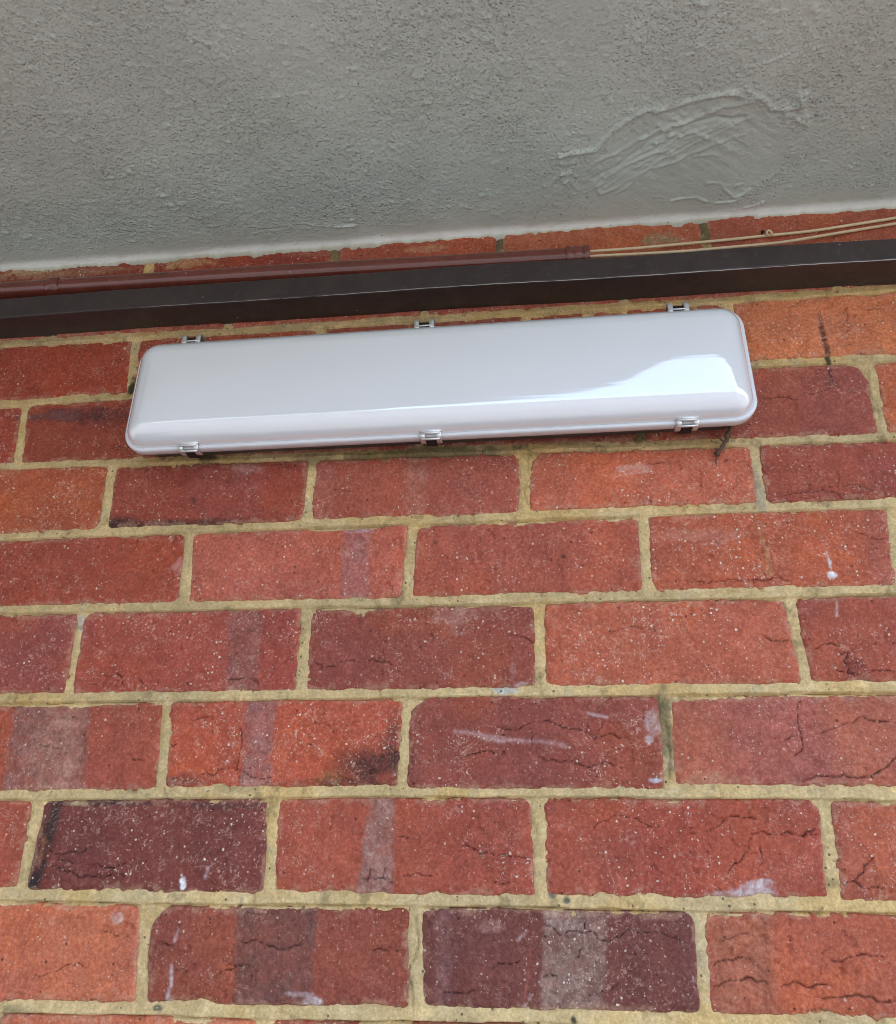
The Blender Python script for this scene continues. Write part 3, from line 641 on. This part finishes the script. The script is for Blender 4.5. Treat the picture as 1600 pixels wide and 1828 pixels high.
def backing():
    mt, t, b = mat('brickwork_far')
    tc = N(t, 'ShaderNodeNewGeometry').outputs['Position']
    mp = N(t, 'ShaderNodeMapping'); mp.inputs['Rotation'].default_value = (math.radians(-90), 0, 0); t.links.new(tc, mp.inputs[0])
    br = N(t, 'ShaderNodeTexBrick'); t.links.new(mp.outputs[0], br.inputs['Vector'])
    br.inputs['Scale'].default_value = 1; br.inputs['Brick Width'].default_value = L; br.inputs['Row Height'].default_value = H; br.inputs['Mortar Size'].default_value = .007
    br.inputs['Color1'].default_value = (.33, .08, .055, 1); br.inputs['Color2'].default_value = (.26, .06, .045, 1); br.inputs['Mortar'].default_value = (.5, .37, .17, 1)
    t.links.new(br.outputs['Color'], b.inputs['Base Color']); b.inputs['Roughness'].default_value = .85
    bump(t, b, noise(t, tc, 200, 4), .002)
    bm = bmesh.new(); box(bm, -3.5, 4.5, .03, .11, -1.5, .86)
    o = bm_obj('wall_core', bm, mt, None, False); keep(o, wall_root)
backing()

# ------------------------------------------------------------------ soffit
def soffit():
    xs = np.concatenate([np.linspace(-3.5, -.36, 60), np.arange(-.35, 1.08, .0015), np.linspace(1.09, 4.5, 60)])
    ys = np.concatenate([[0.004, 0.001], np.arange(-.0006, -.05, -.0009), np.arange(-.05, -.37, -.0015), np.linspace(-.375, -.40, 3)])
    X, Y = np.meshgrid(xs, ys, indexing='ij')
    Q = lambda *pts: [cp(*p)[:2] for p in pts]
    # smooth trowelled repair
    cx, cy = cp(1235, 290)[:2]
    sm = np.full(X.shape, 9.0)
    poly = Q((1030, 335), (1060, 275), (1110, 225), (1180, 190), (1280, 172), (1400, 195), (1420, 240), (1400, 290), (1340, 345), (1210, 378), (1080, 385))
    # signed distance to polygon
    D, T = polydist(X, Y, poly + [poly[0]], .05)
    ins = np.zeros(X.shape, bool)
    for (ax, ay), (bx_, by_) in zip(poly, poly[1:] + poly[:1]):
        if ay == by_: continue
        ins ^= ((ay > Y) != (by_ > Y)) & (X < (bx_ - ax) * (Y - ay) / (by_ - ay) + ax)
    sdp = np.where(ins, -D, D)
    patch = sstep(.012, -.016, sdp + .006 * fbm(X, Y, .03, 501, 3))
    low = sstep(-.002, -.05, Y)                    # stipple fades out towards the wall
    st = fbm(X, Y, .0042, 511, 2, .6); st2 = fbm(X, Y, .0031, 521, 1)
    area = .65 + .55 * fbm(X, Y, .08, 531, 3)
    dx, dy = X * .86 + Y * .5, (-X * .5 + Y * .86) * 2.2
    drag = fbm(dx, dy, .011, 541, 3)
    hgt = (.0005 * st + .0004 * st2 + .0002 * drag) * area * (1 - .8 * patch) * (.25 + .75 * low)
    hgt = hgt + .0011 * np.maximum(0, fbm(X, Y, .0075, 551, 2) - .42) * 3 * (1 - patch) * low
    hgt = hgt + .0014 * fbm(X, Y, .11, 561, 2)
    hgt = hgt + patch * (.0004 + .0009 * sstep(-.03, -.11, Y)) * fbm(X * .8 + Y * .6, (-X * .6 + Y * .8) * 2.6, .020, 571, 4, .6)
    RID = [(Q((1000, 278), (1060, 268), (1095, 232), (1150, 196), (1240, 178), (1312, 166), (1352, 178)), 2.6, 1.7), (Q((1330, 160), (1380, 195), (1425, 192), (1440, 170)), 2.4, 1.5),
           (Q((1050, 300), (1120, 262), (1200, 222), (1290, 188), (1345, 182)), 2.2, 1.3), (Q((1060, 318), (1140, 268), (1230, 220), (1330, 210)), 1.8, -1.2), (Q((1080, 318), (1150, 280), (1210, 245), (1260, 228)), 1.6, .9),
           (Q((1100, 345), (1160, 300), (1250, 268), (1330, 240)), 1.8, .7), (Q((1240, 235), (1300, 262), (1292, 276), (1240, 280)), 1.8, .7), (Q((1200, 358), (1240, 352), (1262, 360)), 1.5, 1.2),
           (Q((1262, 326), (1290, 330), (1312, 352), (1340, 338)), 1.6, 1.2), (Q((1278, 362), (1318, 356)), 1.4, 1.3), (Q((1330, 370), (1362, 360)), 1.4, 1.1), (Q((600, 404), (636, 402)), 1.4, 1.3), (Q((530, 398), (600, 403)), 1.2, .5),
           (Q((1330, 118), (1400, 100)), 1.5, .8), (Q((1340, 345), (1400, 300), (1420, 265)), 1.8, 1.0), (Q((1400, 200), (1440, 220), (1430, 170)), 3.0, 1.1), (Q((1000, 300), (1010, 330)), 2.5, 1.0), (Q((1060, 322), (1072, 345), (1110, 330)), 2.0, .9)]
    rs = np.random.RandomState(12)
    for i in range(16):                            # strokes of the float
        f = rs.uniform(0, 1); a = np.array([1045 + 90 * f, 325 - 20 * f + rs.uniform(-20, 20)]); ln = rs.uniform(.35, 1.0)
        b_ = a + np.array([260, -125]) * ln + [rs.uniform(-20, 20), rs.uniform(-25, 25)]
        RID.append((Q(tuple(a), tuple((a + b_) / 2 + [0, -8]), tuple(b_)), rs.uniform(1.0, 1.7), rs.uniform(-.5, .55)))
    for i, (pts, wd, hh) in enumerate(RID):
        pts = jitter(pts, .08, 700 + i, 2)
        D, T = polydist(X, Y, pts); D = D + .0012 * fbm(X, Y, .006, 581 + i, 2)
        hgt = hgt + hh * .0020 * np.exp(-(np.maximum(D, 0) / (wd * .001)) ** 2) * (0.7 + .5 * fbm(X, Y, .01, 590 + i, 2))
    # crumbs at the ends of the repair
    for (px, py, rr) in [(1010, 290, .018), (1425, 195, .020), (1015, 325, .018), (1330, 330, .016), (1180, 235, .03)]:
        c = cp(px, py); k = np.exp(-((X - c[0]) ** 2 + (Y - c[1]) ** 2) / rr ** 2)
        hgt = hgt + k * .0048 * np.maximum(0, fbm(X, Y, .0065, 601, 2) - .18)
    # cove where the render turns down on to the bricks
    rr = .0085 + .0022 * fbm(X, Y * 0, .05, 611, 3) + .0032 * fbm(X, Y * 0, .010, 621, 3)
    yy = np.clip(-Y, 0, None); cl = yy < rr
    cove = np.where(cl, rr - np.sqrt(np.maximum(rr ** 2 - (rr - yy) ** 2, 0)), 0) * .95
    cove = cove + .002 * np.exp(-yy / .010)
    hgt = hgt + cove + .0006 * fbm(X, Y, .006, 631, 2) * np.exp(-yy / .008)
    Zs = CEIL - hgt
    base = srgb(206, 216, 205); col = np.broadcast_to(base, X.shape + (3,)).copy()
    ed = (sstep(.007, .0, yy + .004 * fbm(X, Y, .012, 641, 3)) * .65)[..., None]
    col = col * (1 - ed) + srgb(196, 188, 160) * ed
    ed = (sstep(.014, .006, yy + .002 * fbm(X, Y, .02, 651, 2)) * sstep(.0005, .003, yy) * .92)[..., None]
    col = col * (1 - ed) + srgb(238, 242, 236) * ed  # white paint line; its colour also carries the brightness of the outward-facing cove
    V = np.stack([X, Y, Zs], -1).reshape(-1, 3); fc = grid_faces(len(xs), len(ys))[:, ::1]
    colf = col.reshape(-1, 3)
    root = empty('eaves_soffit', (.4, 0, CEIL)); tag(root, 'grey painted cement render soffit with rough trowelled repair patch', 'soffit')
    rgh = np.clip((.30 + .70 * low) * (1 - .75 * patch) * (.8 + .6 * fbm(X, Y, .09, 661, 3)), .1, 1.2).reshape(-1, 1)
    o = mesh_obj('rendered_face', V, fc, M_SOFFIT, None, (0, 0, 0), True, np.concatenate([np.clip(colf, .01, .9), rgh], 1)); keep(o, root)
    # unseen outline, deep left to shallow right, shaped for cover glare and darker left side
    edge = [(-3.5, -2.2), (-.10, -2.1), (.08, -1.45), (.20, -1.02), (.38, -.855), (.55, -.785), (.62, -.735), (.67, -.63), (.70, -.49), (.725, -.44), (.80, -.425), (4.5, -.425)]
    def prism(name, pts, z0, z1):
        bm = bmesh.new(); a = [bm.verts.new((x, y, z0)) for x, y in pts]; b_ = [bm.verts.new((x, y, z1)) for x, y in pts]; n = len(pts)
        bm.faces.new(a[::-1]); bm.faces.new(b_)
        for k in range(n): bm.faces.new((a[k], a[(k + 1) % n], b_[(k + 1) % n], b_[k]))
        o = bm_obj(name, bm, M_EDGE, None, False); keep(o, root)
    prism('slab', edge + [(4.5, .6), (-3.5, .6)], CEIL + .012, CEIL + .13)
    prism('outer_face', edge + [(4.5, -.399), (-3.5, -.399)], CEIL - .0004, CEIL + .010)
M_EDGE = plain('grey_render_plain', srgb(206, 216, 205), .65, 0, 300, .12, .0012)
soffit()

# ------------------------------------------------------------------ brown beam
def beam():
    bm = bmesh.new(); n = 90; x0, x1 = -1.6, 2.4
    prof = [(.003, .7205), (-.0385, .7200), (-.0400, .7212), (-.0402, .7488), (-.0388, .7500), (.003, .7500)]
    rings = []
    for i in range(n + 1):
        x = x0 + (x1 - x0) * i / n; dz = .0010 * math.sin(x * 5.1) + .0006 * math.sin(x * 17 + 1)
        rings.append([bm.verts.new((x, y + .0004 * math.sin(x * 23), z + dz)) for y, z in prof])
    for a, b_ in zip(rings[:-1], rings[1:]):
        for k in range(6): bm.faces.new((a[k], a[(k + 1) % 6], b_[(k + 1) % 6], b_[k]))
    bm.faces.new(rings[0]); bm.faces.new(rings[-1][::-1])
    o = bm_obj('steel_beam', bm, M_BEAM, None, False)
    bv = o.modifiers.new('edge', 'BEVEL'); bv.width = .0013; bv.segments = 2; bv.limit_method = 'ANGLE'; bv.angle_limit = math.radians(25)
    bm = bmesh.new(); xs = np.linspace(.02, 2.38, 240); rs = np.random.RandomState(3)  # thin pale strip along the lower front edge, finer towards the left
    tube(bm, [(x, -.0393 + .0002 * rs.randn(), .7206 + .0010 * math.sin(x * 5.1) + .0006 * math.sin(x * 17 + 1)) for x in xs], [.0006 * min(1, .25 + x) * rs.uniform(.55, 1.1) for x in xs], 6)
    we = bm_obj('pale_edge', bm, M_PALE_EDGE); we.parent = o
    tag(o, 'dark brown painted square beam fixed along the wall above the light', 'beam')
beam()

# ------------------------------------------------------------------ conduit
def conduit():
    root = empty('conduit', (-.1, -.0140, .77)); tag(root, 'oxide red painted round conduit lying above the brown beam', 'conduit')
    zc = lambda x: .7835 - .0095 * (x + .25) / .82 + .0006 * math.sin(x * 9)
    Y = -.0150
    xa, xe = -1.3, wp(1046, 452, .015)[0]
    bm = bmesh.new(); xs = np.linspace(xa, xe - .004, 80)
    tube(bm, [(x, Y, zc(x)) for x in xs], .0115, 20)
    keep(bm_obj('pipe', bm, M_PIPE), root)
    def coupling(px0, px1, name, ribs):
        a, b_ = wp(px0, 470, .015)[0], wp(px1, 470, .015)[0]
        bm = bmesh.new(); pts = []; rad = []
        for f, r in ribs: x = a + (b_ - a) * f; pts.append((x, Y, zc(x))); rad.append(r)
        tube(bm, pts, rad, 22)
        keep(bm_obj(name, bm, M_PIPE), root)
    coupling(1010, 1053, 'end_bush', [(0, .0118), (.03, .0140), (.22, .0140), (.26, .0125), (.34, .0125), (.38, .0136), (.62, .0136), (.66, .0124), (.72, .0124), (.76, .0140), (.97, .0140), (1, .0128)])
    coupling(101, 124, 'coupling', [(0, .0118), (.12, .0136), (.5, .0142), (.88, .0136), (1, .0118)])
conduit()

# ------------------------------------------------------------------ cables
def cable(name, px, deps, rad, label):
    pts = [wp(x, y, d) for (x, y), d in zip(px, deps)]
    e = pts[-1]; pts += [e + np.array([dx, 0, dz]) for dx, dz in ((.10, .003), (.3, -.004), (.7, .002), (1.3, 0))]
    pa = np.array(pts); tt = np.linspace(0, len(pa) - 1, 84); k = np.arange(len(pa))
    sm = np.stack([np.interp(tt, k, pa[:, i]) for i in range(3)], 1)
    for _ in range(6): sm[1:-1] = (sm[:-2] + 2 * sm[1:-1] + sm[2:]) / 4
    bm = bmesh.new(); tube(bm, sm, rad, 10)
    o = bm_obj(name, bm, M_CABLE); tag(o, label, 'cable')
cable('cable', [(1035, 450), (1080, 447), (1150, 442), (1212, 436), (1300, 428), (1364, 421), (1448, 413), (1530, 400), (1600, 389), (1750, 362)],
      [.016, .014, .010, .007, .0045, .004, .004, .004, .004, .004], .0017, 'upper cream cable leaving the red conduit across the bricks')
cable('cable', [(1035, 459), (1060, 457), (1161, 452), (1230, 448), (1296, 442), (1398, 433), (1460, 422), (1532, 410), (1600, 399), (1750, 376)],
      [.018, .020, .020, .020, .017, .012, .008, .005, .004, .004], .0017, 'lower cream cable lying along the top of the brown beam')
def cable_clip():
    c = wp(1373, 416, .006); bm = bmesh.new()
    pts = [(c[0] + .0026 * math.cos(a), c[1] - .001, c[2] + .003 * math.sin(a)) for a in np.linspace(0, math.pi, 9)]
    tube(bm, [(pts[0][0], pts[0][1], pts[0][2] - .004)] + pts + [(pts[-1][0], pts[-1][1], pts[-1][2] - .004)], .0012, 7)
    root = bm_obj('cable_clip', bm, M_CABLE); tag(root, 'tiny cream clip holding the upper cable to the bricks', 'clip')
    bm = bmesh.new(); tube(bm, [(c[0] - .007, .002, c[2] + .002), (c[0] - .007, -.007, c[2] + .002)], .0012, 8); tube(bm, [(c[0] - .007, -.006, c[2] + .002), (c[0] - .007, -.0075, c[2] + .002)], .0022, 10)
    o = bm_obj('nail', bm, M_BLACK); o.parent = root
cable_clip()

# ------------------------------------------------------------------ light fitting
def light_fitting():
    X0, X1, Z0, Z1 = .0355, .7155, .5260, .6680
    TILT = .004                                    # rises slightly to the right
    cx, cz = (X0 + X1) / 2, (Z0 + Z1) / 2; hx, hz = (X1 - X0) / 2, (Z1 - Z0) / 2
    root = empty('batten_light', (cx, 0, cz)); tag(root, 'long white weatherproof batten light with opal cover on the bricks', 'light fitting')
    R0 = .026
    def ring(ins, dep, nseg=14, nl=40, nh=10):
        a, b_ = hx - ins, max(hz - ins, .0004); r = max(min(R0 - ins * .85, b_, a), .0003)
        pts = []
        def arc(px, pz, a0):
            for k in range(nseg + 1):
                an = a0 + math.pi / 2 * k / nseg; pts.append((px + r * math.cos(an), pz + r * math.sin(an)))
        def line(p, q, n):
            for k in range(1, n): pts.append((p[0] + (q[0] - p[0]) * k / n, p[1] + (q[1] - p[1]) * k / n))
        arc(a - r, b_ - r, 0); line((a - r, b_), (-a + r, b_), nl)
        arc(-a + r, b_ - r, math.pi / 2); line((-a, b_ - r), (-a, -b_ + r), nh)
        arc(-a + r, -b_ + r, math.pi); line((-a + r, -b_), (a - r, -b_), nl)
        arc(a - r, -b_ + r, math.pi * 1.5); line((a, -b_ + r), (a, b_ - r), nh)
        return [(cx + x, -(dep(x, z) if callable(dep) else dep), cz + z + TILT * (x / hx) * .5) for x, z in pts]
    def loft(rings, close):
        bm = bmesh.new(); rv = [[bm.verts.new(p) for p in r] for r in rings]; n = len(rv[0])
        prs = list(zip(rv[:-1], rv[1:])) + ([(rv[-1], rv[0])] if close else [])
        for a, b_ in prs:
            for k in range(n): bm.faces.new((a[k], a[(k + 1) % n], b_[(k + 1) % n], b_[k]))
        if not close: bm.faces.new(rv[-1])
        return bm
    # opal cover: tight shoulder, then a gently crowned face
    D0, D1, INS = .0400, .0580, .0230
    crown = lambda x, z: .0003 + .0027 * (1 - (z / (hz - INS)) ** 2) * max(0.0, 1 - max(0.0, (abs(x) / (hx - INS))) ** 40)
    rs = [ring(.0042, .030), ring(.0042, D0 - .003), ring(.0042, D0 - .0005)]
    for k in range(0, 13):
        an = math.pi / 2 * (.10 + .73 * k / 12); a0, a1 = math.pi / 2 * .10, math.pi / 2 * .83
        rs.append(ring(.0042 + (INS - .0042) * (math.cos(a0) - math.cos(an)) / (math.cos(a0) - math.cos(a1)), D0 + (D1 - D0) * (math.sin(an) - math.sin(a0)) / (math.sin(a1) - math.sin(a0))))
    for k in range(0, 15):
        ins = INS + .0011 + (hz - .0017 - INS) * k / 14
        rs.append(ring(ins, lambda x, z: D1 + crown(x, z)))
    cover = keep(bm_obj('opal_cover', loft(rs, False), M_OPAL), root)
    # rim that the clips grip
    rim = loft([ring(.0048, .0300), ring(.0006, .0300), ring(0, .0306), ring(0, .0376), ring(.0004, .0390), ring(.0014, .0398), ring(.0030, .0400), ring(.0042, .0394), ring(.0048, .0380)], True)
    o = bm_obj('rim', rim, M_RIM); keep(o, root)
    # gear tray against the wall
    tr = loft([ring(.016, -.001), ring(.011, .004), ring(.009, .0285), ring(.003, .0290), ring(.003, .0305)], False)
    keep(bm_obj('gear_tray', tr, M_TRAY), root)
    # clips
    def clip(px, py, sgn):
        x = wp(px, py, .040)[0]; ze = (cz + sgn * hz) + TILT * ((x - cx) / hx) * .5
        P_ = lambda u, wv, d: (x + u, -d, ze + sgn * wv)
        def strip(path, u0, u1, th=.0010):
            bm = bmesh.new(); pa = [np.array(p) for p in path]; n = len(pa); L0 = []; 
            for i in range(n):
                d = pa[min(i + 1, n - 1)] - pa[max(i - 1, 0)]; d = d / np.linalg.norm(d); nn = np.array([-d[1], d[0]]) * th / 2
                L0.append([bm.verts.new(P_(u, *(pa[i] + s * nn))) for u, s in ((u0, 1), (u1, 1), (u1, -1), (u0, -1))])
            for a, b_ in zip(L0[:-1], L0[1:]):
                for k in range(4): bm.faces.new((a[k], a[(k + 1) % 4], b_[(k + 1) % 4], b_[k]))
            bm.faces.new(L0[0]); bm.faces.new(L0[-1][::-1]); return bm
        path = [(-.0055, .0418), (-.0035, .0424), (.0000, .0424), (.0016, .0412), (.0022, .0392), (.0022, .0330), (.0016, .0290), (.0004, .0270)]
        if sgn > 0: path = [(-.0060, .0425), (-.0030, .0430), (.0030, .0430), (.0072, .0418), (.0085, .0390), (.0084, .0300), (.0060, .0240), (.0006, .0205)]
        hook = [(-.0070, .0436), (-.0050, .0436), (-.0034, .0430)]
        cl = bm_obj('clip', strip(hook if sgn < 0 else [(.0020, .0205), (.0006, .0180), (-.004, .0170)], -.0115, .0115), M_STEEL); keep(cl, root)
        for u in (-.0086, .0086):
            t = bm_obj('tab', strip(path, u - .0027, u + .0027, .0014), M_STEEL); t.parent = cl
        for wv, d, rad in ((-.0020, .0440, .0009), (.0050 if sgn < 0 else .0030, .0330, .0011)) if sgn > 0 else ((-.0024, .0434, .0013), (.0028, .0400, .0013)):
            bm = bmesh.new(); tube(bm, [P_(-.010, wv, d), P_(.010, wv, d)], rad, 8)
            b_ = bm_obj('spring_bar', bm, M_STEEL); b_.parent = cl
        bm = bmesh.new(); box(bm, x - .0062, x + .0062, -.0385, -.0225, *sorted((ze + sgn * .0006, ze + sgn * (.0066 if sgn > 0 else .0020))))  # black block between the tabs stands in for the shadowed gap
        g = bm_obj('gap_shade', bm, M_BLACK); g.parent = cl
    for px, py, s in ((337, 800, -1), (769, 778, -1), (1227, 752, -1), (343, 610, 1), (758, 584, 1), (1210, 548, 1)): clip(px, py, s)
light_fitting()

# ------------------------------------------------------------------ twig caught behind the light
def twig():
    path = [(1318, 745, .014), (1308, 760, .012), (1299, 778, .009), (1291, 795, .007), (1284, 808, .005), (1280, 816, .0045), (1279, 830, .0035)]
    rs = np.random.RandomState(8); pa = np.array([wp(*p) for p in path]); tt = np.linspace(0, 6, 25)
    pa = np.stack([np.interp(tt, np.arange(7), pa[:, i]) for i in range(3)], 1) + rs.randn(25, 3) * [.0009, .0003, .0006]
    rr = np.interp(tt, np.arange(7), [.0030, .0032, .0027, .0024, .0028, .0012, .0005]) * rs.uniform(.6, 1.0, 25)
    bm = bmesh.new(); tube(bm, pa, list(rr), 9)
    o = bm_obj('twig', bm, M_TWIG); tag(o, 'small dry brown twig hanging below the right end of the light', 'twig')
    bm = bmesh.new(); tube(bm, [wp(1293, 790, .008), wp(1284, 781, .010), wp(1281, 779, .012)], [.0012, .0010, .0014], 7)
    s = bm_obj('side_shoot', bm, M_TWIG); s.parent = o
    bm = bmesh.new(); tube(bm, [wp(1285, 806, .005), wp(1276, 800, .006), wp(1274, 803, .007)], [.0011, .0008, .0003], 7)
    s = bm_obj('side_shoot', bm, M_TWIG); s.parent = o
twig()
